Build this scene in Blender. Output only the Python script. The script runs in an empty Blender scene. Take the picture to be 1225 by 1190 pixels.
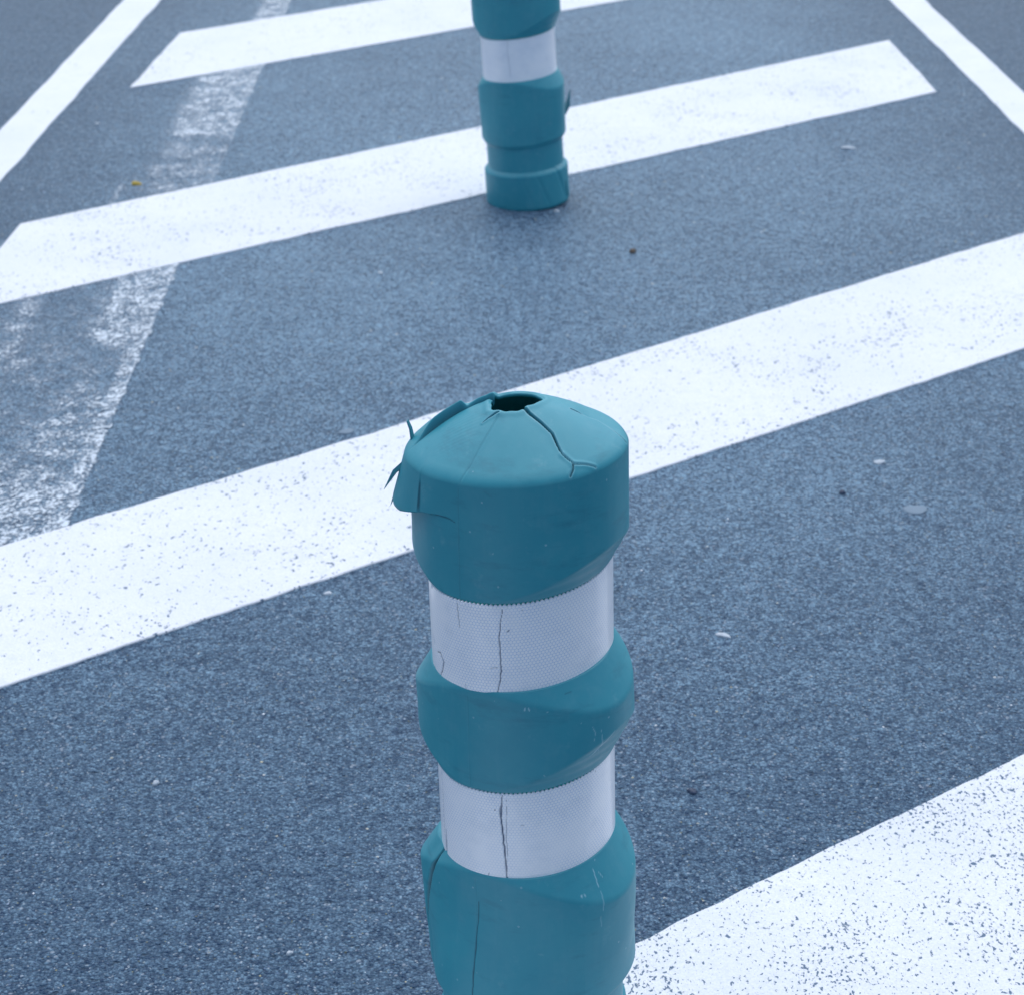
import bpy, math, random
import numpy as np
from mathutils import Matrix, Vector

random.seed(7)
rng = np.random.default_rng(7)
sc = bpy.context.scene
col = sc.collection

# ------------------------------------------------------------------ camera
CAM_H, PITCH, ROLL = 1.46492, 0.441665, 0.012751
F_ = Vector((0, math.cos(PITCH), -math.sin(PITCH)))
R0 = Vector((1, 0, 0))
D0 = F_.cross(R0)
R_ = math.cos(ROLL) * R0 + math.sin(ROLL) * D0
D_ = -math.sin(ROLL) * R0 + math.cos(ROLL) * D0
cd = bpy.data.cameras.new('camera')
cam = bpy.data.objects.new('camera', cd)
col.objects.link(cam)
m = Matrix.Identity(4)
for i in range(3):
    m[i][0] = R_[i]; m[i][1] = -D_[i]; m[i][2] = -F_[i]
m[2][3] = CAM_H
cam.matrix_world = m
cd.sensor_width = 36.0
cd.lens = 36.0 * 2495.4 / 1225.0
cd.clip_start = 0.05
cd.clip_end = 2000
cd.dof.use_dof = True
cd.dof.focus_distance = 1.95
cd.dof.aperture_fstop = 14.0
sc.camera = cam

# ------------------------------------------------------------------ light
SUN_EL, SUN_AZ = math.radians(66), math.radians(6)     # ahead of the camera, a touch to the right
w = bpy.data.worlds.new('World'); sc.world = w; w.use_nodes = True
nt = w.node_tree; nt.nodes.clear()
sky = nt.nodes.new('ShaderNodeTexSky'); sky.sky_type = 'NISHITA'; sky.sun_disc = False
sky.sun_elevation = SUN_EL; sky.sun_rotation = SUN_AZ
sky.air_density = 1.0; sky.dust_density = 1.0; sky.ozone_density = 1.0
bg = nt.nodes.new('ShaderNodeBackground'); bg.inputs[1].default_value = 0.11
wo = nt.nodes.new('ShaderNodeOutputWorld')
nt.links.new(sky.outputs[0], bg.inputs[0]); nt.links.new(bg.outputs[0], wo.inputs[0])
sl = bpy.data.lights.new('sun', 'SUN'); sl.energy = 2.0; sl.angle = math.radians(100)
sl.color = (1.0, 0.99, 0.965)
so = bpy.data.objects.new('sun', sl); col.objects.link(so)
sd = Vector((math.sin(SUN_AZ) * math.cos(SUN_EL), math.cos(SUN_AZ) * math.cos(SUN_EL), math.sin(SUN_EL)))
so.rotation_euler = (-sd).to_track_quat('-Z', 'Y').to_euler()
so.location = sd * 20
sc.view_settings.view_transform = 'Standard'
sc.view_settings.look = 'None'
sc.view_settings.exposure = 0.47
sc.view_settings.gamma = 1.0

# ------------------------------------------------------------------ node helpers
class NT:
    def __init__(s, name):
        s.mat = bpy.data.materials.new(name); s.mat.use_nodes = True
        s.t = s.mat.node_tree; s.t.nodes.clear()
        s.out = s.t.nodes.new('ShaderNodeOutputMaterial')
        s.co = s.t.nodes.new('ShaderNodeTexCoord')
    def n(s, typ, **kw):
        nd = s.t.nodes.new('ShaderNode' + typ)
        for k, v in kw.items(): setattr(nd, k, v)
        return nd
    def l(s, a, b): s.t.links.new(a, b)
    def put(s, sock, v):
        if hasattr(v, 'node'): s.l(v, sock)
        else: sock.default_value = v
    def math(s, op, a, b=0.0, c=0.0):
        nd = s.n('Math', operation=op)
        s.put(nd.inputs[0], a); s.put(nd.inputs[1], b); s.put(nd.inputs[2], c)
        return nd.outputs[0]
    def noise(s, scale, detail=2.0, rough=0.5, vec=None, dist=0.0):
        nd = s.n('TexNoise'); nd.inputs['Scale'].default_value = scale
        nd.inputs['Detail'].default_value = detail; nd.inputs['Roughness'].default_value = rough
        nd.inputs['Distortion'].default_value = dist
        s.l(vec or s.co.outputs['Object'], nd.inputs['Vector'])
        return nd.outputs[0]
    def vor(s, scale, vec=None, feature='F1', rnd=1.0):
        nd = s.n('TexVoronoi', feature=feature); nd.inputs['Scale'].default_value = scale
        nd.inputs['Randomness'].default_value = rnd
        s.l(vec or s.co.outputs['Object'], nd.inputs['Vector'])
        return nd
    def mapping(s, scale=(1, 1, 1), rot=(0, 0, 0), loc=(0, 0, 0), src='Object'):
        nd = s.n('Mapping'); s.l(s.co.outputs[src], nd.inputs[0])
        nd.inputs['Location'].default_value = loc
        nd.inputs['Rotation'].default_value = rot; nd.inputs['Scale'].default_value = scale
        return nd.outputs[0]
    def ramp(s, v, lo, hi, smooth=False):
        nd = s.n('MapRange'); nd.clamp = True
        if smooth: nd.interpolation_type = 'SMOOTHSTEP'
        s.put(nd.inputs[0], v); s.put(nd.inputs[1], lo); s.put(nd.inputs[2], hi)
        return nd.outputs[0]
    def mix(s, f, a, b):
        nd = s.n('Mix', data_type='RGBA')
        s.put(nd.inputs[0], f); s.put(nd.inputs[6], a); s.put(nd.inputs[7], b)
        return nd.outputs[2]
    def mixf(s, f, a, b):
        nd = s.n('Mix', data_type='FLOAT')
        s.put(nd.inputs[0], f); s.put(nd.inputs[2], a); s.put(nd.inputs[3], b)
        return nd.outputs[0]
    def attr(s, name):
        nd = s.n('Attribute'); nd.attribute_name = name
        return nd.outputs['Fac']
    def bump(s, h, strength, dist, normal=None):
        nd = s.n('Bump'); s.put(nd.inputs['Height'], h)
        nd.inputs['Strength'].default_value = strength; nd.inputs['Distance'].default_value = dist
        if normal: s.l(normal, nd.inputs['Normal'])
        return nd.outputs[0]
    def bsdf(s, color, rough, normal=None, spec=0.5, **kw):
        nd = s.n('BsdfPrincipled')
        s.put(nd.inputs['Base Color'], color); s.put(nd.inputs['Roughness'], rough)
        s.put(nd.inputs['Specular IOR Level'], spec)
        if normal: s.l(normal, nd.inputs['Normal'])
        for k, v in kw.items(): s.put(nd.inputs[k], v)
        return nd
    def done(s, shader): s.l(shader, s.out.inputs[0]); return s.mat

def rgb(r, g, b): return (r, g, b, 1.0)

# ------------------------------------------------------------------ materials
def asphalt():
    a = NT('asphalt')
    v1 = a.vor(265.0); v2 = a.vor(520.0)
    stone = a.n('SeparateColor'); a.l(v1.outputs['Color'], stone.inputs[0])
    stone2 = a.n('SeparateColor'); a.l(v2.outputs['Color'], stone2.inputs[0])
    big = a.noise(0.9, 3.0); mid = a.noise(9.0, 4.0, 0.6); fine = a.noise(160.0, 3.0, 0.7)
    clump = a.noise(48.0, 3.0, 0.6)
    val = a.math('MULTIPLY', stone.outputs[0], 0.42)
    val = a.math('ADD', val, a.math('MULTIPLY', stone2.outputs[1], 0.30))
    val = a.math('ADD', val, a.math('MULTIPLY', a.ramp(fine, 0.3, 0.7), 0.30))
    val = a.math('ADD', val, a.math('MULTIPLY', a.math('SUBTRACT', clump, 0.5), 0.55))
    val = a.math('ADD', val, a.math('MULTIPLY', a.math('SUBTRACT', mid, 0.5), 0.2))
    val = a.math('ADD', val, a.math('MULTIPLY', a.math('SUBTRACT', big, 0.5), 0.28))
    val = a.ramp(val, 0.08, 1.0)
    val = a.math('POWER', val, 1.75)
    # darker asphalt in the outer lanes, plus a painted vignette with a brighter middle
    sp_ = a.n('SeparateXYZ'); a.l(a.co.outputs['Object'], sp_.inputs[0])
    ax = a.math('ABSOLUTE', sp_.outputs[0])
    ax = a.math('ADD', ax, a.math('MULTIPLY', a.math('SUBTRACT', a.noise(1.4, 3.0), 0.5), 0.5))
    lane_vignette = a.ramp(ax, 0.55, 1.45, True)
    val = a.math('MULTIPLY', val, a.mixf(lane_vignette, 1.15, 0.50))
    # painted vignette: bright centre from mid-island onwards, darker foreground near the camera
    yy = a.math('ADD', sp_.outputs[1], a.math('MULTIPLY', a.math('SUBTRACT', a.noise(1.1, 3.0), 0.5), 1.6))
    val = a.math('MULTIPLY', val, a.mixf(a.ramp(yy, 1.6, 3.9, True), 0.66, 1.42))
    c = a.mix(val, rgb(*ASPH_D), rgb(*ASPH_L))
    # pale stones
    pale = a.math('GREATER_THAN', stone.outputs[1], 0.990)
    c = a.mix(a.math('MULTIPLY', pale, 0.5), c, rgb(0.42, 0.47, 0.55))
    pale2 = a.math('GREATER_THAN', stone2.outputs[2], 0.988)
    c = a.mix(a.math('MULTIPLY', pale2, 0.55), c, rgb(0.50, 0.55, 0.60))
    ochre = a.math('GREATER_THAN', stone2.outputs[0], 0.9965)
    c = a.mix(a.math('MULTIPLY', ochre, 0.6), c, rgb(0.30, 0.26, 0.10))
    # binder gaps and pits
    gap = a.ramp(v1.outputs['Distance'], 0.45, 0.85)
    c = a.mix(a.math('MULTIPLY', gap, 0.55), c, rgb(*ASPH_PIT))
    pit = a.ramp(a.noise(75.0, 2.0, 0.6, a.mapping((0.75, 1.25, 1))), 0.66, 0.74)
    c = a.mix(a.math('MULTIPLY', pit, 0.75), c, rgb(*ASPH_PIT))
    h = a.math('SUBTRACT', a.math('MULTIPLY', stone.outputs[2], 0.5), v1.outputs['Distance'])
    h = a.math('ADD', h, a.math('MULTIPLY', fine, 0.8))
    h = a.math('ADD', h, a.math('MULTIPLY', clump, 1.6))
    h = a.math('SUBTRACT', h, a.math('MULTIPLY', pit, 1.2))
    nrm = a.bump(h, 1.0, 0.0024)
    ro = a.mixf(stone.outputs[2], 0.34, 0.62)
    return a.done(a.bsdf(c, ro, nrm, 0.40, **{'Specular Tint': rgb(0.42, 0.86, 1.0)}).outputs[0])

ASPH_D = (0.001, 0.012, 0.058)
ASPH_L = (0.262, 0.415, 0.560)
ASPH_PIT = (0.006, 0.016, 0.050)

def road_paint(name, spec_amt, spec_scale, seed, worn_soft=0.0):
    a = NT(name)
    loc = (seed * 3.1, seed * 1.7, seed)
    vec = a.mapping((1, 1, 1), loc=loc)
    vec2 = a.mapping((1.25, 0.85, 1), (0, 0, math.radians(-30)), loc)
    n1 = a.noise(spec_scale, 2.0, 0.55, vec2)
    dens = a.noise(5.0, 3.0, 0.6, vec)
    th = a.math('SUBTRACT', 0.80 - spec_amt, a.math('MULTIPLY', a.math('SUBTRACT', dens, 0.5), 0.30))
    chip = a.ramp(a.math('SUBTRACT', n1, th), 0.0, 0.035)
    n2 = a.noise(spec_scale * 2.6, 2.0, 0.6, vec)
    th2 = a.math('SUBTRACT', 0.79 - spec_amt * 0.6, a.math('MULTIPLY', a.math('SUBTRACT', dens, 0.5), 0.25))
    chip2 = a.math('MULTIPLY', a.ramp(a.math('SUBTRACT', n2, th2), 0.0, 0.04), 0.75)
    chip = a.math('MAXIMUM', chip, chip2)
    # a few larger knocked-out holes
    vv = a.vor(26.0, vec)
    sp = a.n('SeparateColor'); a.l(vv.outputs['Color'], sp.inputs[0])
    wob = a.math('ADD', vv.outputs['Distance'], a.math('MULTIPLY', a.noise(130.0, 2.0, 0.6, vec), 0.25))
    hole = a.math('MULTIPLY', a.math('LESS_THAN', wob, 0.21), a.math('GREATER_THAN', sp.outputs[0], 0.85 if spec_amt < 0.155 else 0.6))
    chip = a.math('MAXIMUM', chip, hole)
    # thin scratches
    vs = a.mapping((0.35, 3.2, 1), (0, 0, math.radians(-28)), loc)
    scr = a.math('MULTIPLY', a.ramp(a.noise(34.0, 3.0, 0.6, vs), 0.70, 0.75), a.ramp(dens, 0.5, 0.62))
    chip = a.math('MAXIMUM', chip, a.math('MULTIPLY', scr, 0.7))
    grime = a.math('MAXIMUM', a.ramp(a.noise(3.0, 5.0, 0.65, vec), 0.42, 0.75), a.ramp(a.noise(26.0, 5.0, 0.7, vec), 0.50, 0.74))
    grain = a.noise(420.0, 2.0, 0.6, vec)
    c = a.mix(a.ramp(grain, 0.35, 0.65), rgb(0.66, 0.695, 0.745), rgb(0.775, 0.80, 0.84))
    c = a.mix(a.math('MULTIPLY', grime, 0.30), c, rgb(0.45, 0.53, 0.60))
    c = a.mix(a.math('MULTIPLY', chip, 0.90), c, rgb(0.020, 0.085, 0.17))
    h = a.math('ADD', a.math('MULTIPLY', grain, 0.35), a.math('MULTIPLY', a.noise(90.0, 3.0, 0.6, vec), 0.9))
    h = a.math('SUBTRACT', h, a.math('MULTIPLY', chip, 0.9))
    nrm = a.bump(h, 0.6, 0.0018)
    return a.done(a.bsdf(c, 0.62, nrm, 0.4).outputs[0])

def worn_paint():
    a = NT('worn_paint')
    cov = a.attr('cover')
    vec = a.mapping((1.15, 0.85, 1))
    n = a.noise(150.0, 4.0, 0.7, vec)
    n2 = a.noise(20.0, 5.0, 0.7, a.mapping((1.1, 0.9, 1)))
    v = a.math('ADD', a.math('MULTIPLY', n, 0.62), a.math('MULTIPLY', n2, 0.38))
    # threshold falls as cover rises
    th = a.math('SUBTRACT', 0.70, a.math('MULTIPLY', cov, 0.32))
    k = a.ramp(a.math('SUBTRACT', v, th), -0.02, 0.10)
    film = a.math('MULTIPLY', a.math('MULTIPLY', a.ramp(cov, 0.1, 0.7), 0.18), a.ramp(n2, 0.35, 0.65))
    k = a.math('MAXIMUM', k, film)
    grain = a.noise(420.0, 2.0, 0.6)
    c = a.mix(grain, rgb(0.52, 0.62, 0.72), rgb(0.72, 0.79, 0.85))
    nrm = a.bump(a.math('ADD', n, grain), 0.6, 0.0015)
    b = a.bsdf(c, 0.7, nrm, 0.3)
    tr = a.n('BsdfTransparent'); mx = a.n('MixShader')
    a.l(k, mx.inputs[0]); a.l(tr.outputs[0], mx.inputs[1]); a.l(b.outputs[0], mx.inputs[2])
    return a.done(mx.outputs[0])

def teal(name, seed=0.0):
    a = NT(name)
    vec = a.mapping(loc=(seed, seed, seed))
    n = a.noise(14.0, 5.0, 0.6, vec); n2 = a.noise(60.0, 4.0, 0.65, vec)
    c = a.mix(a.ramp(n, 0.3, 0.7), rgb(0.026, 0.262, 0.340), rgb(0.036, 0.295, 0.368))
    streak = a.noise(1.0, 4.0, 0.65, a.mapping((55, 55, 4.5), loc=(seed, 3, 1)))
    dust = a.math('ADD', a.math('MULTIPLY', a.ramp(n2, 0.5, 0.8), 0.12), a.math('MULTIPLY', a.ramp(streak, 0.52, 0.78), 0.10))
    c = a.mix(dust, c, rgb(0.20, 0.40, 0.48))
    # rubbed, greyed patches and dark tyre smears
    smear = a.noise(1.0, 5.0, 0.7, a.mapping((16, 16, 60), loc=(seed, 1, 7)))
    c = a.mix(a.math('MULTIPLY', a.ramp(smear, 0.56, 0.76), 0.30), c, rgb(0.010, 0.075, 0.125))
    rub = a.noise(34.0, 6.0, 0.75, vec)
    c = a.mix(a.math('MULTIPLY', a.ramp(rub, 0.60, 0.72), 0.16), c, rgb(0.28, 0.48, 0.54))
    # pin-prick specks
    v = a.vor(260.0, vec); s2 = a.n('SeparateColor'); a.l(v.outputs['Color'], s2.inputs[0])
    pk = a.math('MULTIPLY', a.math('GREATER_THAN', s2.outputs[0], 0.995), a.math('LESS_THAN', v.outputs['Distance'], 0.3))
    c = a.mix(a.math('MULTIPLY', pk, 0.5), c, rgb(0.3, 0.5, 0.58))
    c = a.mix(a.attr('dirt'), c, rgb(0.004, 0.022, 0.050))  # grime marks, plus shade painted into cracks and the hole
    c = a.mix(a.attr('scuff'), c, rgb(0.40, 0.62, 0.70))
    h = a.math('ADD', a.math('MULTIPLY', n2, 0.7), a.noise(25.0, 2.0, 0.5, vec))
    nrm = a.bump(h, 0.10, 0.002)
    ro = a.mixf(a.ramp(n2, 0.3, 0.7), 0.42, 0.54)
    return a.done(a.bsdf(c, ro, nrm, 0.5).outputs[0])

def retro():
    a = NT('reflective_film')
    uv = a.n('UVMap'); uv.uv_map = 'uv'
    sx = a.n('SeparateXYZ'); a.l(uv.outputs[0], sx.inputs[0])
    P = 0.0034
    u = a.math('DIVIDE', sx.outputs[0], P); v = a.math('DIVIDE', sx.outputs[1], P)
    def cell(ou, ov):
        du = a.math('SUBTRACT', a.math('FRACT', a.math('ADD', u, ou)), 0.5)
        dv = a.math('SUBTRACT', a.math('FRACT', a.math('ADD', a.math('DIVIDE', v, 1.732), ov)), 0.5)
        dv = a.math('MULTIPLY', dv, 1.732)
        return a.math('SQRT', a.math('ADD', a.math('MULTIPLY', du, du), a.math('MULTIPLY', dv, dv)))
    d = a.math('MINIMUM', cell(0, 0), cell(0.5, 0.5))
    wall = a.ramp(d, 0.36, 0.52)
    big = a.noise(9.0, 3.0, 0.6)
    vis = a.math('MULTIPLY', wall, a.mixf(a.ramp(big, 0.4, 0.6), 0.14, 0.72))
    c = a.mix(vis, rgb(0.96, 0.97, 1.0), rgb(0.42, 0.56, 0.78))
    gr = a.math('MULTIPLY', a.ramp(a.noise(30.0, 5.0, 0.65), 0.52, 0.78), 0.22)
    c = a.mix(gr, c, rgb(0.40, 0.48, 0.60))
    c = a.mix(a.attr('dirt'), c, rgb(0.03, 0.07, 0.15))
    h = a.math('ADD', a.math('MULTIPLY', wall, -0.35), a.math('MULTIPLY', a.noise(22.0, 2.0, 0.5), 0.6))
    nrm = a.bump(h, 0.35, 0.0012)
    return a.done(a.bsdf(c, 0.30, nrm, 0.5, **{'Coat Weight': 0.35, 'Coat Roughness': 0.08}).outputs[0])

def plain(name, c, rough=0.6, amp=0.35, scale=300.0):
    a = NT(name)
    n = a.noise(scale, 3.0, 0.6)
    c1 = tuple(x * (1 - amp) for x in c[:3]) + (1,)
    cc = a.mix(n, rgb(*c1[:3]), rgb(*[min(1, x * (1 + amp)) for x in c[:3]]))
    return a.done(a.bsdf(cc, rough, a.bump(n, 0.4, 0.0008)).outputs[0])

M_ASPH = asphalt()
M_TEAL = teal('teal_plastic')
M_CORE = plain('dark_inner_plastic', (0.03, 0.50, 0.44), 0.6)
M_BAND = retro()
M_WORN = worn_paint()

# ------------------------------------------------------------------ object helpers
def mesh_obj(name, V, Fc, mat, parent=None, smooth=True, attrs=None, uvs=None):
    me = bpy.data.meshes.new(name)
    me.from_pydata([tuple(v) for v in V], [], [tuple(int(i) for i in f) for f in Fc])
    me.update()
    if smooth: me.polygons.foreach_set('use_smooth', [True] * len(me.polygons))
    for k, arr in (attrs or {}).items():
        at = me.attributes.new(k, 'FLOAT', 'POINT'); at.data.foreach_set('value', np.asarray(arr, dtype=np.float32).ravel())
    if uvs is not None:
        ul = me.uv_layers.new(name='uv')
        idx = np.empty(len(me.loops), dtype=np.int32); me.loops.foreach_get('vertex_index', idx)
        ul.data.foreach_set('uv', np.asarray(uvs, dtype=np.float32)[idx].ravel())
    me.materials.append(mat)
    o = bpy.data.objects.new(name, me); col.objects.link(o)
    if parent is not None: o.parent = parent
    return o

def tag(o, label=None, cat=None, group=None, kind=None):
    if label: o['label'] = label
    if cat: o['category'] = cat
    if group: o['group'] = group
    if kind: o['kind'] = kind
    return o

# ------------------------------------------------------------------ road
V = [(-150, -150, 0), (150, -150, 0), (150, 150, 0), (-150, 150, 0)]
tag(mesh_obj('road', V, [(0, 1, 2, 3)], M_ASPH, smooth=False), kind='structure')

def smooth_noise(n, step, amp, seed):
    r = np.random.default_rng(seed)
    out = np.zeros(n)
    for oc in range(3):
        st = max(1, int(step / 2 ** oc)); k = n // st + 3
        out += np.interp(np.arange(n), np.arange(k) * st, r.normal(0, amp / 2 ** oc, k))
    return out

def marking(name, corners, mat, th, seed, jitter=0.0010, res=0.006):
    """corners: near-left, near-right, far-right, far-left on the ground; ragged-edged slab of paint"""
    pts = []
    for k in range(4):
        a = np.array(corners[k]); b = np.array(corners[(k + 1) % 4])
        L = np.linalg.norm(b - a); n = max(4, int(L / res))
        t = np.linspace(0, 1, n, endpoint=False)
        d = (b - a) / L; nn = np.array([d[1], -d[0]])
        j = smooth_noise(n, 9, jitter, seed * 10 + k) + smooth_noise(n, 60, jitter * 0.7, seed * 10 + k + 5)
        fade = np.minimum(1, np.minimum(t, 1 - t) * 12)
        P = a + (b - a) * t[:, None] + nn * (j * fade)[:, None]
        pts += [tuple(q) for q in P]
    # soften corners and build slab: bottom ring, mid ring, top ring slightly inset
    P = np.array(pts); n = len(P)
    tang = np.roll(P, -3, 0) - np.roll(P, 3, 0); tang /= np.linalg.norm(tang, axis=1)[:, None]
    inw = np.stack([-tang[:, 1], tang[:, 0]], 1)
    z0, z1 = -0.002, th
    rings = [np.c_[P, np.full(n, z0)], np.c_[P, np.full(n, z1 * 0.55)], np.c_[P + inw * 0.0016, np.full(n, z1)]]
    V = np.vstack(rings); Fc = []
    for r in range(2):
        for i in range(n):
            j = (i + 1) % n
            Fc.append((r * n + i, r * n + j, (r + 1) * n + j, (r + 1) * n + i))
    Fc.append(tuple(range(2 * n, 3 * n)))
    return mesh_obj(name, V, Fc, mat, smooth=False)

GS = 'white hatching stripes across the traffic island'
P0 = road_paint('stripe_paint_far', 0.125, 95.0, 1)
P1 = road_paint('stripe_paint_mid', 0.146, 135.0, 2)
P2 = road_paint('stripe_paint_near', 0.188, 200.0, 3)
P3 = road_paint('line_paint', 0.07, 70.0, 4)

def xl(y): return -1.152 + 0.0405 * (y - 7.03)
def xr(y): return 1.258 - 0.045 * (y - 6.88)
GR = 'white edge lines of the painted traffic island'
def edge_line(side, y0, y1, wd, seed):
    if side < 0: c = [(xl(y0) - wd, y0), (xl(y0), y0), (xl(y1), y1), (xl(y1) - wd, y1)]
    else: c = [(xr(y0), y0), (xr(y0) + wd, y0), (xr(y1) + wd, y1), (xr(y1), y1)]
    return marking('edge_line', c, P3, 0.0026, seed, 0.0016, 0.02)
tag(edge_line(-1, -3.0, 16.0, 0.122, 11), 'long white edge line running down the upper left corner', 'road marking', GR)
tag(edge_line(1, -3.0, 16.0, 0.112, 12), 'long white edge line running down the upper right corner', 'road marking', GR)

# A (farthest visible), B, C, D (nearest)
o = marking('road_stripe', [(-1.067, 5.836), (1.10, 7.443), (1.075, 8.07), (-1.020, 6.515)], P0, 0.0030, 21)
tag(o, 'topmost white hatching stripe with pointed left end, behind the far bollard', 'road marking', GS)
o = marking('road_stripe', [(-1.150, 3.985), (1.186, 5.676), (1.160, 6.297), (-1.118, 4.590)], P1, 0.0032, 22)
tag(o, 'white hatching stripe passing just behind the foot of the far bollard', 'road marking', GS)
o = marking('road_stripe', [(-1.24, 2.122), (1.29, 3.951), (1.255, 4.520), (-1.22, 2.617)], P1, 0.0034, 23)
tag(o, 'broad white hatching stripe crossing behind the cap of the near bollard', 'road marking', GS)
o = marking('road_stripe', [(-1.28, 0.280), (1.36, 2.202), (1.33, 2.785), (-1.26, 0.899)], P2, 0.0036, 24, 0.0009)
tag(o, 'pitted white stripe in the bottom right corner, full of dark chips', 'road marking', GS)

# worn old line
def worn():
    xs = np.arange(-1.16, -0.705, 0.006); ys = np.arange(1.9, 9.0, 0.012)
    X, Y = np.meshgrid(xs, ys)
    n1 = rng.normal(0, 1, X.shape)
    E = -0.711
    d = E - X                                   # distance left of the old line's right edge
    def band(y0, y1, s=0.12): return 1 / (1 + np.exp(-(Y - y0) / s * 4)) * 1 / (1 + np.exp((Y - y1) / s * 4))
    def blob(x, y, rx, ry, a): return a * np.exp(-((X - x) / rx) ** 2 - ((Y - y) / ry) ** 2)
    inw = 1 / (1 + np.exp((d - 0.185) / 0.012)); inn = 1 / (1 + np.exp((d - 0.11) / 0.012))
    ridge = 0.5 + 0.5 * np.sin(Y * 2 * math.pi / 0.145 + 1.5 * np.sin(Y * 3.1) + X * 3)
    c = np.zeros_like(X)
    c += band(6.3, 9.5) * (1 / (1 + np.exp((d - 0.10) / 0.01))) * (0.80 + 0.15 * ridge)
    c += band(5.35, 6.3) * inw * (0.66 + 0.24 * ridge)
    c += band(4.75, 5.35, 0.2) * inw * (0.50 + 0.16 * ridge)
    c += band(3.85, 4.75, 0.1) * inn * 0.80
    c += band(2.0, 3.9, 0.1) * np.exp(-(d / 0.022) ** 2) * 0.62
    c += band(3.25, 3.75, 0.1) * (d < 0.03) * 0.35
    c += band(2.3, 4.3, 0.2) * np.clip(1 - d / 0.7, 0, 1) * 0.44
    c += blob(-0.80, 3.42, 0.05, 0.16, 0.30) + blob(-0.80, 3.05, 0.09, 0.16, 0.42) + blob(-0.92, 3.2, 0.07, 0.2, 0.30)
    c += blob(-0.985, 4.02, 0.03, 0.25, 0.42) + blob(-0.95, 3.75, 0.08, 0.10, 0.25) + blob(-0.90, 2.85, 0.1, 0.12, 0.3)
    c += blob(-0.935, 4.80, 0.010, 0.13, 0.75)
    c = np.minimum(c, 0.74) + 0.05 * (c > 0.05); c *= 0.90 + 0.10 * n1
    c[:, 0] = c[:, -1] * 0
    edge = np.clip((X + 1.16) / 0.08, 0, 1); c *= edge
    c = np.where(d < 0.004 * np.sin(Y * 40) * 0.3, 0, c)
    ny, nx = X.shape
    V = np.c_[X.ravel(), Y.ravel(), np.full(X.size, 0.0018)]
    I = np.arange(ny * nx).reshape(ny, nx)
    Fc = np.stack([I[:-1, :-1], I[:-1, 1:], I[1:, 1:], I[1:, :-1]], -1).reshape(-1, 4)
    o = mesh_obj('worn_line', V, Fc, M_WORN, smooth=False, attrs={'cover': np.clip(c, 0, 1).ravel()})
    tag(o, 'scraped off old white line, patchy and faded, left of the bollards', 'road marking')
worn()

# ------------------------------------------------------------------ bollard
TH0 = math.radians(-32)
A_, B_ = 0.1058, 0.0857
RB = 0.0850
def oval(t, s=1.0):
    return s / np.sqrt(np.cos(t - TH0) ** 2 / B_ ** 2 + np.sin(t - TH0) ** 2 / A_ ** 2)
def smin(a, b, k):
    h = np.maximum(k - np.abs(a - b), 0) / k
    return np.minimum(a, b) - h * h * k * 0.25
def seg_dist(px, py, poly):
    """distance to a polyline and running parameter 0..1"""
    best = np.full(px.shape, 9.0); par = np.zeros(px.shape)
    n = len(poly) - 1
    for i in range(n):
        (x0, y0), (x1, y1) = poly[i], poly[i + 1]
        dx, dy = x1 - x0, y1 - y0; L2 = dx * dx + dy * dy + 1e-12
        t = np.clip(((px - x0) * dx + (py - y0) * dy) / L2, 0, 1)
        d = np.hypot(px - x0 - t * dx, py - y0 - t * dy)
        m_ = d < best
        best = np.where(m_, d, best); par = np.where(m_, (i + t) / n, par)
    return best, par
def sstep(x, a, b):
    t = np.clip((x - a) / (b - a), 0, 1); return t * t * (3 - 2 * t)

def grid_faces(nr, nt_, close=True):
    I = np.arange(nr * nt_).reshape(nr, nt_)
    J = np.roll(I, -1, 1) if close else I[:, 1:]
    I2 = I if close else I[:, :-1]
    return np.stack([I2[:-1], J[:-1], J[1:], I2[1:]], -1).reshape(-1, 4)

SLANT = [1.0]
def slant(V):
    V = np.asarray(V, dtype=float).copy()
    a = np.interp(V[:, 2], [0, 0.15, 0.30, 0.50, 0.75], np.radians([0, 1.8, 3.8, 6.0, 6.2])) * SLANT[0]
    V[:, 2] += V[:, 0] * np.tan(a)
    return V
def rev(name, th, prof_r, prof_z, mat, parent, attrs=None, uvs=None, flip=False):
    """prof_r, prof_z: (rows, n_theta) arrays"""
    X = prof_r * np.sin(th)[None, :]; Y = -prof_r * np.cos(th)[None, :]
    V = slant(np.c_[X.ravel(), Y.ravel(), prof_z.ravel()])
    Fc = grid_faces(*prof_r.shape)
    if flip: Fc = Fc[:, ::-1]
    return mesh_obj(name, V, Fc, mat, parent, attrs=attrs, uvs=uvs)

# marks: (polyline in (theta degrees, z), half width m, depth m, grime and painted crack shade, scuff)
def apply_marks(T, Z, marks):
    dep = np.zeros(T.shape); dirt = np.zeros(T.shape); scuff = np.zeros(T.shape)
    for poly, hw, dp, di, sf in marks:
        pl = [(math.radians(a) * 0.095, z) for a, z in poly]
        pad = hw * 3
        xs = [q[0] for q in pl]; zs = [q[1] for q in pl]
        mk = (T * 0.095 > min(xs) - pad) & (T * 0.095 < max(xs) + pad) & (Z > min(zs) - pad) & (Z < max(zs) + pad)
        if not mk.any(): continue
        d, t = seg_dist(T[mk] * 0.095, Z[mk], pl)
        ww = hw * (0.35 + 0.65 * np.sin(np.pi * np.clip(t, 0.05, 0.95)))
        k = 1 - sstep(d, ww * 0.5, ww * 1.3)
        dep[mk] = np.maximum(dep[mk], k * dp) if dp >= 0 else np.minimum(dep[mk], k * dp)
        dirt[mk] = np.maximum(dirt[mk], k * di); scuff[mk] = np.maximum(scuff[mk], k * sf)
    return dep, dirt, scuff

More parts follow.
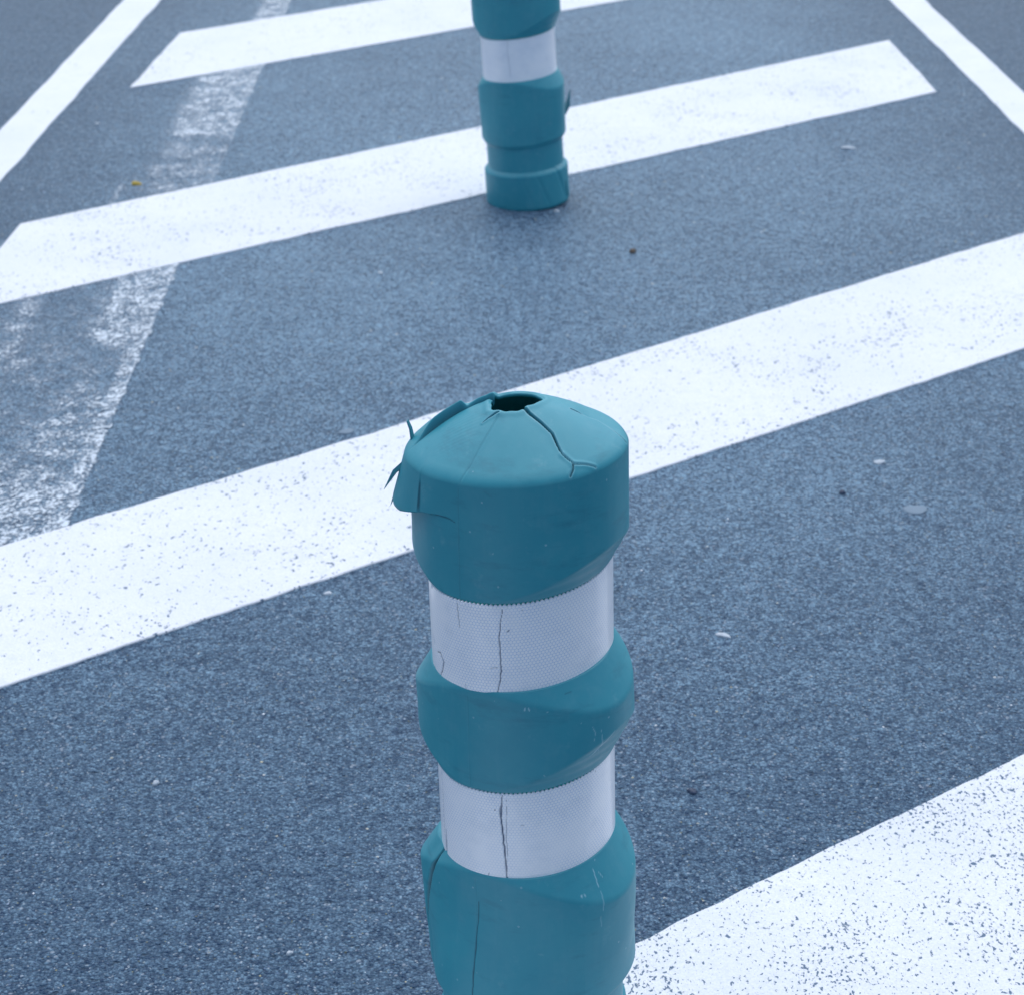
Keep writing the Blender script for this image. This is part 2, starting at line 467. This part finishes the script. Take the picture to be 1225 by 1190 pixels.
def wiggle(poly, n, amp, seed):
    r = random.Random(seed); out = []
    for i in range(len(poly) - 1):
        for k in range(n):
            t = k / n
            out.append((poly[i][0] + (poly[i + 1][0] - poly[i][0]) * t + r.gauss(0, amp) * 180 / math.pi / 0.095,
                        poly[i][1] + (poly[i + 1][1] - poly[i][1]) * t))
    out.append(poly[-1]); return out

def make_bollard(name, damaged, NT_=720):
    root = bpy.data.objects.new(name, None); col.objects.link(root)
    root.empty_display_size = 0.1
    SLANT[0] = 1.0 if damaged else 0.75
    RN, ZB = (0.0915, 0.133) if damaged else (0.0885, 0.146)
    S_MID, S_LOW = (1.022, 1.045) if damaged else (1.0, 0.985)
    th = np.linspace(-math.pi, math.pi, NT_, endpoint=False)
    # inner tube: continuous core behind film and rings
    zc = np.array([0.0, 0.15, 0.30, 0.45, 0.60, 0.695, 0.700, 0.700])
    R = np.full((len(zc), NT_ // 4), 0.0828); R[-2] = 0.074; R[-1] = 0.0005; th4 = th[::4]
    tube = rev('inner_tube', th4, R, np.repeat(zc[:, None], len(th4), 1), M_CORE, root)

    # ---- middle ring and lower body share the same profile idea
    def ring(nm, z0, z1, prof, marks, extra=None, scale=1.0):
        dz = 0.0010 if damaged else 0.002
        z = np.arange(z0, z1 + dz * 0.5, dz)
        T, Z = np.meshgrid(th, z)
        r = prof(T, Z)
        if damaged:
            r = r + 0.0006 * np.sin(3 * T + Z * 25) + 0.0004 * np.sin(7 * T - Z * 60)
        dep, dirt, scuff = apply_marks(T, Z, marks)
        r = r - dep
        if extra is not None: r, dirt = extra(T, Z, r, dirt)
        # return the ends inward
        r = np.vstack([np.full((1, r.shape[1]), 0.0815), r, np.full((1, r.shape[1]), 0.0815)])
        Z = np.vstack([Z[:1], Z, Z[-1:]])
        pad = lambda q: np.vstack([q[:1], q, q[-1:]])
        return rev(nm, th, r, Z, M_TEAL, root, attrs={'dirt': pad(dirt).ravel(), 'scuff': pad(scuff).ravel()})

    def p_mid(T, Z):
        lo = RB + 0.0004 + (Z - 0.400) * 0.50
        # moulding ripples along the lower bevel
        hi = RB + 0.0004 + (0.508 - Z) * 0.62
        ov = B_ + (oval(T) - B_) * (1 + (S_MID - 1) * 5.5)
        r = smin(smin(ov, hi, 0.0022), lo, 0.0012)
        bev = sstep(ov - lo, 0.0005, 0.003)
        return r + bev * 0.0004 * np.sin((Z - 0.400) * 2 * math.pi / 0.013)
    seam_x = -37
    mid_marks = [([(seam_x, 0.402), (seam_x, 0.500)], 0.0006, 0.0003, 0.10, 0)]
    if damaged:
        mid_marks += [([(0.6, 0.4945), (0.2, 0.4905)], 0.0007, 0, 0, 0.9), ([(2.2, 0.4945), (3.0, 0.491)], 0.0006, 0, 0, 0.8),
                      ([(36, 0.462), (37.5, 0.455), (37, 0.447)], 0.0004, 0, 0, 0.5), ([(41, 0.455), (42, 0.44), (41.5, 0.43)], 0.0005, 0, 0, 0.5),
                      ([(36, 0.4285), (43, 0.437), (50, 0.446)], 0.0011, 0, 0, 0.45), ([(38, 0.4305), (41, 0.4345)], 0.0014, 0, 0, 0.5),
                      ([(24, 0.499), (29, 0.4985)], 0.0007, 0.0002, 0.35, 0), ([(10, 0.421), (10.4, 0.420)], 0.0005, 0, 0, 0.6),
                      ([(12.5, 0.488), (13.5, 0.4875)], 0.0004, 0, 0, 0.5), ([(30, 0.47), (30.5, 0.4695)], 0.0004, 0, 0, 0.5)]
    ring('middle_ring', 0.400, 0.508, p_mid, mid_marks)

    def p_low(T, Z):
        hi = RB + 0.0004 + (0.303 - Z) * 0.62
        lo = RN + (Z - ZB) * 0.75
        ov = B_ + (oval(T) - B_) * (1 + (S_LOW - 1) * 5.5)
        ov = ov + (np.clip(ov, 0.0995 if damaged else 0.0945, 0.1035 if damaged else 0.0975) - ov) * (1 - sstep(Z, 0.15, 0.27))
        up = smin(smin(ov, hi, 0.0022), np.maximum(lo, RN), 0.0020)
        return up
    low_marks = [([(seam_x + 1, 0.150), (seam_x, 0.295)], 0.0006, 0.0003, 0.10, 0)]
    if damaged:
        low_marks += [(wiggle([(-35.6, 0.268), (-36.0, 0.20), (-37.0, 0.15)], 4, 0.0003, 3), 0.0006, 0.0009, 0.75, 0),
                      ([(-73, 0.302), (-74.5, 0.288), (-79.8, 0.270), (-84, 0.245), (-88, 0.21), (-90, 0.188)], 0.0028, 0.006, 0.85, 0),
                      ([(42.3, 0.2965), (41.5, 0.288), (40.8, 0.2789)], 0.0005, 0, 0, 0.8), ([(41.2, 0.277), (40.4, 0.268), (40.0, 0.258)], 0.0006, 0, 0, 0.4),
                      ([(45, 0.290), (46, 0.285)], 0.0005, 0, 0, 0.6), ([(29.0, 0.2800), (29.6, 0.2785)], 0.0013, 0, 0, 0.7),
                      ([(31.0, 0.2800), (31.6, 0.278)], 0.0008, 0, 0, 0.6), ([(46, 0.300), (46.3, 0.2995)], 0.0009, 0, 0, 0.7),
                      ([(4, 0.221), (7, 0.220)], 0.0009, 0, 0, 0.12), ([(38.5, 0.252), (39, 0.24)], 0.0005, 0, 0, 0.3)]
    def low_extra(T, Z, r, dirt):
        if damaged:
            # plastic left of the slit pushed out a little
            k = sstep(-T, math.radians(80), math.radians(92)) * sstep(Z, 0.17, 0.27)
            r = r + 0.003 * k * (1 - sstep(-T, math.radians(92), math.radians(140)))
        return r, dirt
    ring('lower_ring', 0.082, 0.303, p_low, low_marks, low_extra)

    # ---- foot
    def p_foot(T, Z):
        hi = RN + 0.0003 + (0.0905 - Z) * 1.2
        r = smin(np.full(T.shape, 0.0950 if damaged else 0.0975), hi, 0.0020)
        r = smin(r, 0.0945 + (Z + 0.0) * 0.9, 0.004)
        # diagonal folds pressed into the foot, front right
        for t0, t1, amp in ((12, 27, 0.0006), (45, 60, 0.0012), (-10, 4, 0.0003)):
            tc = np.radians(t0 + (t1 - t0) * (0.09 - Z) / 0.066)
            d = (T - tc) * 0.0975
            r = r - amp * np.exp(-(d / 0.004) ** 2) * sstep(Z, 0.0, 0.02) + amp * 0.6 * np.exp(-((d - 0.010) / 0.008) ** 2)
        return r
    foot_marks = [([(66, 0.048), (70, 0.020), (76, 0.004)], 0.004, 0.005, 0.8, 0)]
    ring('foot', 0.0, 0.0915, p_foot, foot_marks)

    # ---- reflective bands
    def band(z0, z1, marks, R0_, notch=None):
        zz = np.linspace(z0 - 0.0012, z1, 90 if damaged else 40)
        T, Z = np.meshgrid(th, zz)
        # scalloped upper edge
        tt = (Z - zz[0]) / (zz[-1] - zz[0])
        lobe = 0.0026 * (1 - np.abs(np.sin(T * R0_ / 0.0042 * math.pi)) ** 0.8)
        Z = Z - lobe * sstep(tt, 0.90, 1.0)
        r = np.full(T.shape, R0_) + (0.0004 * np.sin(2 * T + 1 + z0 * 30) + 0.0003 * np.sin(5 * T) if damaged else 0)
        dep, dirt, scuff = apply_marks(T, Z, marks)
        r = r - dep
        uv = np.c_[(T * R0_).ravel(), Z.ravel()]
        # outer + rolled top edge + inner
        ri = np.full((1, NT_), 0.0832)
        r2 = np.vstack([r, ri]); Z2 = np.vstack([Z, Z[-1:]]); d2 = np.vstack([dirt, dirt[-1:]])
        uv2 = np.vstack([uv, uv[-NT_:]])
        return rev('reflective_band', th, r2, Z2, M_BAND, root, attrs={'dirt': d2.ravel()}, uvs=uv2)
    up = [(wiggle([(-11.6, 0.593), (-13.8, 0.563), (-13.3, 0.537), (-14.2, 0.52), (-17.0, 0.503)], 7, 0.00035, 1), 0.0007, 0.0009 if damaged else 0.0002, 0.9 if damaged else 0.3, 0)]
    dn = [(wiggle([(-15.9, 0.396), (-16.8, 0.371), (-15.3, 0.338), (-14.3, 0.299)], 8, 0.0003, 2), 0.0009, 0.0012 if damaged else 0.0002, 0.95 if damaged else 0.35, 0)]
    if damaged:
        up += [(wiggle([(-42.0, 0.596), (-41.5, 0.585), (-40.7, 0.566)], 4, 0.0003, 5), 0.0006, 0.0005, 0.6, 0),
               ([(-9, 0.570), (-7, 0.572)], 0.0008, 0.0003, 0.8, 0), ([(0, 0.590), (1, 0.591)], 0.0005, 0, 0.5, 0),
               ([(-20, 0.534), (-14, 0.533)], 0.0004, 0, 0.45, 0), ([(-20, 0.532), (-19, 0.533)], 0.0011, 0, 0.4, 0),
               ([(-38, 0.512), (-37.5, 0.503)], 0.0005, 0, 0.4, 0), ([(30, 0.572), (31, 0.569)], 0.0005, 0, 0.3, 0),
               ([(-64.5, 0.5035), (-60, 0.515), (-58, 0.525), (-62, 0.532), (-66, 0.530)], 0.0010, 0.0012, 0.95, 0),
               ([(-74, 0.543), (-71, 0.534)], 0.0010, 0.001, 0.9, 0), ([(-77, 0.512), (-70, 0.503), (-66, 0.5025)], 0.0011, 0.001, 0.8, 0),
               ([(-70, 0.598), (-72, 0.592)], 0.0015, 0.001, 0.3, 0)]
        dn += [([(-70.5, 0.400), (-71, 0.36), (-71, 0.32), (-69, 0.299)], 0.0016, 0.0022, 0.95, 0),
               ([(-67.5, 0.330), (-68, 0.299)], 0.0018, 0.0012, 0.9, 0),
               (wiggle([(-13.2, 0.392), (-13.6, 0.35), (-14.1, 0.31)], 9, 0.0004, 8), 0.0005, 0, 0.6, 0),
               ([(-16.8, 0.384), (-17.2, 0.372)], 0.0020, 0.0005, 0.6, 0), ([(-21, 0.3795), (-20.5, 0.3795)], 0.0010, 0, 0.95, 0),
               ([(-4, 0.363), (-1, 0.3635)], 0.0004, 0, 0.4, 0), ([(28, 0.380), (28.4, 0.3798)], 0.0007, 0, 0.7, 0),
               ([(50, 0.395), (50.6, 0.3945)], 0.0008, 0, 0.8, 0), ([(-27, 0.303), (-26.6, 0.306)], 0.0007, 0, 0.6, 0),
               ([(-14.3, 0.303), (-14.3, 0.298)], 0.0022, 0.001, 0.9, 0)]
    band(0.508, 0.5980, up, 0.0847)
    band(0.303, 0.3990, dn, 0.0847)

    # ---- cap: wall, rounded shoulder, dome with the keyhole
    CS = 0.985
    zw = np.arange(0.599, 0.7110, 0.0009 if damaged else 0.002)
    T, Z = np.meshgrid(th, zw)
    ov = oval(T, CS)
    lo = RB + 0.0004 + (Z - 0.599) * 0.55
    r = smin(ov, lo, 0.0012)
    bev = sstep(ov - lo, 0.0005, 0.003)
    r = r + bev * 0.0004 * np.sin((Z - 0.599) * 2 * math.pi / 0.014)
    dirt = np.zeros(T.shape); scuff = np.zeros(T.shape)
    cap_marks = [([(-37.4, 0.7085), (-38.8, 0.655), (-39.6, 0.60)], 0.0006, 0.0004, 0.15, 0)]
    if damaged:
        cap_marks += [(wiggle([(-66.7, 0.6745), (-54.6, 0.6770), (-46, 0.6768), (-40.5, 0.674)], 3, 0.0002, 6), 0.0006, 0.0009, 0.6, 0),
                      (wiggle([(-22, 0.7075), (-19, 0.7075), (-15, 0.703)], 3, 0.0002, 7), 0.0005, 0.0005, 0.15, 0),
                      ([(-16, 0.648), (-15.2, 0.650)], 0.0006, 0, 0, 0.4)]
    dep, dirt, scuff = apply_marks(T, Z, cap_marks)
    r = r - dep
    def flare(Td, zrel):
        a = sstep(-Td, 46, 70) * 0.0045 + sstep(-Td, 68.5, 69.8) * 0.0022 + sstep(-Td, 70, 95) * 0.0085
        a = a * (1 - sstep(-Td, 140, 165))
        return a * zrel
    if damaged:
        Td = np.degrees(T)
        zt = np.interp(Td, [-180, -150, -110, -84, -67, -55, -41, 0], [0.67, 0.667, 0.664, 0.666, 0.6745, 0.677, 0.6765, 0.6765])
        above = sstep(Z, zt - 0.0002, zt + 0.0006)
        zrel = np.clip((0.720 - Z) / 0.05, 0, 1)
        r = r + flare(Td, zrel) * above
        # wall under the tear sinks in a touch
        r = r - (1 - above) * sstep(-Td, 60, 85) * (1 - sstep(-Td, 140, 165)) * 0.0010 * sstep(Z, 0.61, 0.65)
        dirt = np.maximum(dirt, 0.75 * np.exp(-((Td + 69.2) / 0.55) ** 2) * sstep(Z, 0.672, 0.682) * (1 - sstep(Z, 0.698, 0.709)))
    rows_r, rows_z, rows_d, rows_s = [r], [Z], [dirt], [scuff]
    # shoulder + dome rows, from rim to hole
    NS = 170 if damaged else 60
    hole_r = 0.0208
    def hole(T):
        h = np.full(T.shape, hole_r)
        return h - 0.0022 * np.cos(2 * T) + 0.0011 * np.sin(3 * T + 2) + 0.0007 * np.sin(5 * T + 1) + (0.0006 * np.sin(9 * T))
    rim = oval(th, CS)
    ns = 26 if damaged else 14
    tb = np.linspace(0.0, 1, ns)
    zr = 0.7110; inset = 0.0100; rz = 0.7085
    zi = 0.7225
    bz = [(0.0, zr), (0.0, 0.7162), (inset, zi)]
    sh_i = (1 - tb) ** 2 * bz[0][0] + 2 * tb * (1 - tb) * bz[1][0] + tb ** 2 * bz[2][0]
    sh_z = (1 - tb) ** 2 * bz[0][1] + 2 * tb * (1 - tb) * bz[1][1] + tb ** 2 * bz[2][1]
    last = r[-1]
    SR = np.array([rim - i for i in sh_i]); SZ = np.repeat(sh_z[:, None], NT_, 1)
    base_off = last - rim
    fade = np.linspace(1, 0, ns)[:, None] ** 1.5
    SR = SR + base_off * fade
    q = np.linspace(0, 1, NS)[1:]
    rin = (rim - inset)
    hr = hole(th)
    DR = rin[None, :] + (hr - rin)[None, :] * q[:, None]
    s = DR / rim[None, :]
    s0 = (rin / rim)[None, :]
    # height falls from .7575 at centre to the shoulder
    DZ = 0.7605 - (0.7605 - zi) * (s / s0) ** 1.36
    DR = np.vstack([SR[1:], DR]); DZ = np.vstack([SZ[1:], DZ])
    XX = DR * np.sin(th)[None, :]; YY = -DR * np.cos(th)[None, :]
    dd = np.zeros(DR.shape); ds = np.zeros(DR.shape)
    # raised lip round the hole
    lipd = DR - hr[None, :]
    DZ = DZ + 0.0008 * np.exp(-((lipd - 0.004) / 0.003) ** 2) - 0.0012 * np.exp(-(lipd / 0.0015) ** 2)
    def crack(poly, w0, w1, depth, shadev, lip=0.0005, side=0.0):  # the shade inside the open crack is painted as dark colour
        nonlocal DZ, dd, ds
        d, t = seg_dist(XX, YY, poly)
        ww = w0 + (w1 - w0) * t
        k = 1 - sstep(d, ww * 0.45, ww * 1.15)
        DZ = DZ - depth * k + lip * np.exp(-((d - ww * 2.2) / (ww * 1.6 + 0.0005)) ** 2)
        dd = np.maximum(dd, k * shadev)
        ds = np.maximum(ds, 0.22 * shadev * np.exp(-((d - ww * 1.5) / (0.0006)) ** 2))
    crack([(-0.0152, -0.0215), (-0.0228, -0.0332), (-0.0330, -0.0478), (-0.0405, -0.0595), (-0.0494, -0.0676)], 0.0013, 0.0009, 0.0004, 0.08, 0.0002)
    DZ = DZ - 0.0004 * np.exp(-(seg_dist(XX, YY, [(0.0122, -0.025), (0.0479, -0.0806)])[0] / 0.012) ** 2)
    if damaged:
        crack([(0.0065, -0.0175), (0.0122, -0.0255), (0.0221, -0.036), (0.0314, -0.0471), (0.0359, -0.0598), (0.0395, -0.068)], 0.0018, 0.0008, 0.006, 0.97, 0.0003)
        crack([(0.0395, -0.068), (0.0440, -0.0720), (0.0481, -0.0755), (0.0479, -0.0806), (0.0455, -0.0850)], 0.0008, 0.0007, 0.003, 0.75, 0.0007)
        crack([(0.0485, -0.0768), (0.0540, -0.0757), (0.0590, -0.0752), (0.0675, -0.0748)], 0.0008, 0.0005, 0.002, 0.6, 0.0008)
        rp = [(0.0490, -0.0080), (0.0574, -0.0110), (0.0647, -0.0128), (0.0720, -0.0115), (0.0800, -0.0160), (0.0880, -0.0225), (0.0960, -0.0290)]
        crack(rp, 0.0011, 0.0022, 0.0060, 0.95, 0.0)
        # plastic behind the right-hand split sits lower
        back = sstep(YY - np.interp(XX, [q_[0] for q_ in rp], [q_[1] for q_ in rp]), 0.0, 0.001) * sstep(XX, 0.052, 0.066)
        DZ = DZ - back * 0.0026 * np.exp(-np.maximum(YY + 0.01, 0) / 0.04)
        crack([(-0.0290, -0.0215), (-0.0240, -0.0189), (-0.0149, -0.0172)], 0.0004, 0.0013, 0.003, 0.8, 0.0006)
        # rear left part of the dome split off and sprung up
        lp = [(-0.0980, 0.0060), (-0.0800, 0.0141), (-0.0649, 0.0189), (-0.0498, 0.0205), (-0.0347, 0.0185), (-0.0215, 0.0130), (-0.0120, 0.0085)]
        yl = np.interp(XX, [q_[0] for q_ in lp], [q_[1] for q_ in lp])
        db = YY - yl
        m2 = sstep(-XX, 0.013, 0.019) * (1 - sstep(-XX, 0.080, 0.098))
        lift = 0.0042 * sstep(-XX, 0.012, 0.02) * (1 - sstep(-XX, 0.03, 0.05)) + 0.0105 * sstep(-XX, 0.042, 0.050) * (1 - sstep(-XX, 0.072, 0.092))
        stp = sstep(db, 0.0, 0.0012) * m2
        DZ = DZ + stp * (lift + 0.0008) * np.exp(-np.maximum(db, 0) / 0.022) - 0.004 * np.exp(-(db / 0.0012) ** 2) * m2
        dd = np.maximum(dd, 0.65 * sstep(db, -0.0010, 0.0) * (1 - sstep(db, 0.0, 0.0012)) * m2)
        # stretch wrinkles on the left of the dome
        wr = 0.00006 * np.sin(YY * 1500 + XX * 300) * np.exp(-((XX + 0.05) / 0.018) ** 2 - ((YY + 0.012) / 0.02) ** 2)
        DZ = DZ + wr
        DZ = DZ - 0.0010 * np.exp(-((XX + 0.068) / 0.02) ** 2 - ((YY + 0.02) / 0.03) ** 2)
    rows_r.append(DR); rows_z.append(DZ); rows_d.append(dd); rows_s.append(ds)
    # turn down into the hole and back out underneath
    for k, (dr, dz_, dv) in enumerate(((-0.0006, -0.0012, 0.0), (-0.0002, -0.0034, 0.1), (0.006, -0.0040, 0.3), (0.040, -0.055, 0.3))):
        rows_r.append((hr + dr)[None, :]); rows_z.append((DZ[-1] + dz_)[None, :])
        rows_d.append(np.full((1, NT_), dv)); rows_s.append(np.zeros((1, NT_)))  # inside of the hole painted darker, standing in for shade
    Rr = np.vstack(rows_r); Zr = np.vstack(rows_z); Dr = np.vstack(rows_d); Sr = np.vstack(rows_s)
    # close the cap underneath
    Rr = np.vstack([np.full((1, NT_), 0.0815), Rr]); Zr = np.vstack([Zr[:1], Zr]); Dr = np.vstack([Dr[:1], Dr]); Sr = np.vstack([Sr[:1], Sr])
    cap = rev('cap', th, Rr, Zr, M_TEAL, root, attrs={'dirt': Dr.ravel(), 'scuff': Sr.ravel()})

    def sliver(nm, pts, wd, thk, label=None, parent=cap):
        """tapering torn strip along 3-D points; wd list of half widths"""
        P = [Vector(q_) for q_ in pts]; V = []; Fc = []
        for i, q_ in enumerate(P):
            t = (P[min(i + 1, len(P) - 1)] - P[max(i - 1, 0)]).normalized()
            out = Vector((q_.x, q_.y, 0)).normalized()
            sd_ = t.cross(out)
            if sd_.length < 1e-4: sd_ = Vector((0, 0, 1))
            sd_.normalize(); nn = sd_.cross(t).normalized()
            for a, b in ((-1, -1), (1, -1), (1, 1), (-1, 1)):
                V.append(q_ + sd_ * a * wd[i] + nn * b * thk * wd[i] / wd[0])
        for i in range(len(P) - 1):
            for k in range(4):
                a = i * 4 + k; b = i * 4 + (k + 1) % 4
                Fc.append((a, b, b + 4, a + 4))
        Fc.append((3, 2, 1, 0)); n = len(V); Fc.append((n - 4, n - 3, n - 2, n - 1))
        o_ = mesh_obj(nm, slant([tuple(v) for v in V]), Fc, M_TEAL, parent, smooth=False, attrs={'dirt': [0.25] * len(V), 'scuff': [0] * len(V)})
        return o_
    if damaged:
        sliver('torn_sliver', [(-0.099, 0.018, 0.701), (-0.111, 0.016, 0.694), (-0.1215, 0.012, 0.679)], [0.005, 0.0036, 0.0003], 0.0026)
        sliver('torn_sliver', [(-0.101, 0.018, 0.684), (-0.110, 0.016, 0.677), (-0.1165, 0.012, 0.662)], [0.005, 0.0030, 0.0003], 0.0024)
        sliver('torn_sliver', [(-0.094, 0.030, 0.716), (-0.0955, 0.030, 0.728), (-0.098, 0.030, 0.7360)], [0.003, 0.0022, 0.0016], 0.0010)
    else:
        sliver('torn_sliver', [(0.093, 0.02, 0.195), (0.106, 0.02, 0.212), (0.112, 0.018, 0.245)], [0.014, 0.010, 0.002], 0.0040, parent=root)
    return root

GB = 'teal bollards standing on the painted traffic island'
nb = make_bollard('bollard', True)
nb.location = (0.01669, 1.71050, 0)
nb.rotation_euler = (math.atan(0.01188), math.atan(-0.01680), 0)
tag(nb, 'near teal plastic bollard with cracked domed cap and two white reflective bands', 'bollard', GB)
fb = make_bollard('bollard', False, 360)
fb.location = (0.04744, 4.73791, 0)
fb.rotation_euler = (math.atan(0.00594), math.atan(-0.05493), 0)
tag(fb, 'far teal bollard cut off by the top of the picture, its foot on the asphalt', 'bollard', GB)

# ------------------------------------------------------------------ litter and stones
M_PALE = plain('pale_stone', (0.46, 0.52, 0.58), 0.6)
M_GREY = plain('grey_gum', (0.15, 0.22, 0.29), 0.7, 0.35, 700.0)
M_DARK = plain('dark_stone', (0.020, 0.040, 0.085), 0.5)
M_BROWN = plain('brown_stone', (0.10, 0.07, 0.05), 0.6)
M_OCHRE = plain('ochre_paper', (0.50, 0.36, 0.06), 0.7)

def lump(name, x, y, sx, sy, sz, mat, seed, rot=0.0, flat=False, n=0):
    r = random.Random(seed); V = []; Fc = []
    nu, nv = 11, 6
    ph = [r.uniform(0, 6.28) for _ in range(6)]
    V.append((0, 0, sz))
    for j in range(1, nv):
        e = math.pi / 2 * (1 - j / (nv - 1))
        for i in range(nu):
            t = 2 * math.pi * i / nu
            k = 1 + 0.18 * math.sin(2 * t + ph[0]) + 0.13 * math.sin(3 * t + ph[1]) + r.uniform(-0.07, 0.07)
            ce = math.cos(e) ** (0.45 if flat else 0.8)
            V.append((sx * ce * k * math.cos(t), sy * ce * k * math.sin(t), sz * math.sin(e) * (1 + r.uniform(-0.12, 0.12)) - (0.0006 if j == nv - 1 else 0)))
    for i in range(nu): Fc.append((0, 1 + i, 1 + (i + 1) % nu))
    for j in range(nv - 2):
        for i in range(nu):
            a = 1 + j * nu + i; b = 1 + j * nu + (i + 1) % nu
            Fc.append((a, a + nu, b + nu, b))
    o = mesh_obj(name, V, Fc, mat, smooth=flat)
    o.location = (x, y, 0.0006); o.rotation_euler = (0, 0, rot)
    return o
items = [
 ('litter_scrap', -0.901, 4.897, .013, .009, .007, M_OCHRE, 'tiny ochre scrap of litter beside the faded old line', 'litter'),
 ('pebble', 0.860, 5.131, .016, .010, .005, M_PALE, 'small white chip on the asphalt near the right end of a stripe', 'pebble'),
 ('pebble', 0.270, 4.340, .008, .009, .008, M_BROWN, 'small round brown pebble lying right of the far bollard', 'pebble'),
 ('pebble', 0.223, 2.222, .0075, .005, .004, M_DARK, 'dark flat stone chip right of the lower reflective band', 'pebble'),
 ('pebble', -0.460, 2.257, .0045, .0045, .004, M_PALE, 'bright white stone on the dark asphalt at lower left', 'pebble'),
 ('pebble', 0.623, 3.216, .009, .008, .004, M_PALE, 'white chip on the asphalt far right, below the broad stripe', 'pebble'),
 ('chewing_gum', -0.290, 3.376, .0125, .013, .002, M_GREY, 'round flat grey gum spot just above the broad stripe', 'gum'),
 ('pebble', -0.278, 2.769, .006, .005, .003, M_PALE, 'little pale chip just below the broad stripe on the left', 'pebble'),
 ('pebble', 0.542, 3.098, .006, .006, .005, M_DARK, 'tiny dark pebble on the asphalt at the right, below the white chip', 'pebble'),
 ('chewing_gum', 0.651, 3.032, .017, .020, .0015, M_GREY, 'faint flattened gum spot at the right, below the dark pebble', 'gum'),
 ('pebble', 0.301, 2.625, .010, .006, .003, M_PALE, 'pale crumbled chip right of the middle teal ring', 'pebble'),
 ('pebble', 0.112, 4.640, .007, .006, .003, M_PALE, 'white chip at the front right of the far bollard foot', 'pebble'),
 ('pebble', -0.257, 1.905, .004, .003, .003, M_PALE, 'pale grain on the asphalt at the bottom edge, left of the bollard', 'pebble'),
 ('pebble', -1.093, 5.455, .006, .006, .004, M_PALE, 'tiny white chip by the upper left edge line', 'pebble'),
 ('pebble', -0.274, 4.223, .006, .006, .003, M_PALE, 'tiny white chip left of the far bollard, below its stripe', 'pebble'),
]
for k, (nm, x, y, sx, sy, sz, mt, lb, ct) in enumerate(items):
    o = lump(nm, x, y, sx, sy, sz, mt, 50 + k, random.uniform(-0.4, 0.4), nm == 'chewing_gum')
    tag(o, lb, ct, 'stones scattered on the asphalt' if nm == 'pebble' else None)

def grit():
    V = []; Fc = []
    r = random.Random(5)
    for i in range(4200):
        y = 1.5 + 4.5 * r.random() ** 1.7
        x = r.uniform(-0.42, 0.42) * y * 0.75 / 0.9
        s = r.uniform(0.0007, 0.0021) * (1 + 0.22 * max(0, y - 2))
        a = r.uniform(0, 6.28); b = len(V)
        n = 5
        for j in range(n):
            t = a + 2 * math.pi * j / n; k = s * r.uniform(0.6, 1.2)
            V.append((x + k * math.cos(t), y + k * math.sin(t), 0.0002))
        V.append((x + s * r.uniform(-.3, .3), y + s * r.uniform(-.3, .3), s * r.uniform(0.5, 0.9)))
        for j in range(n): Fc.append((b + j, b + (j + 1) % n, b + n))
    o = mesh_obj('grit', V, Fc, M_GRIT, smooth=False)
    tag(o, 'fine loose grit scattered over the asphalt', 'grit', kind='stuff')
a = NT('grit_stone')
ob = a.n('NewGeometry')
rv = ob.outputs['Random Per Island']
cr = a.n('ValToRGB'); a.l(rv, cr.inputs[0])
el = cr.color_ramp.elements
el[0].position = 0.0; el[0].color = rgb(0.03, 0.06, 0.13)
el[1].position = 1.0; el[1].color = rgb(0.75, 0.80, 0.86)
e = el.new(0.45); e.color = rgb(0.12, 0.20, 0.33)
e = el.new(0.8); e.color = rgb(0.38, 0.46, 0.58)
e = el.new(0.86); e.color = rgb(0.45, 0.42, 0.28)
M_GRIT = a.done(a.bsdf(cr.outputs[0], 0.5).outputs[0])
grit()
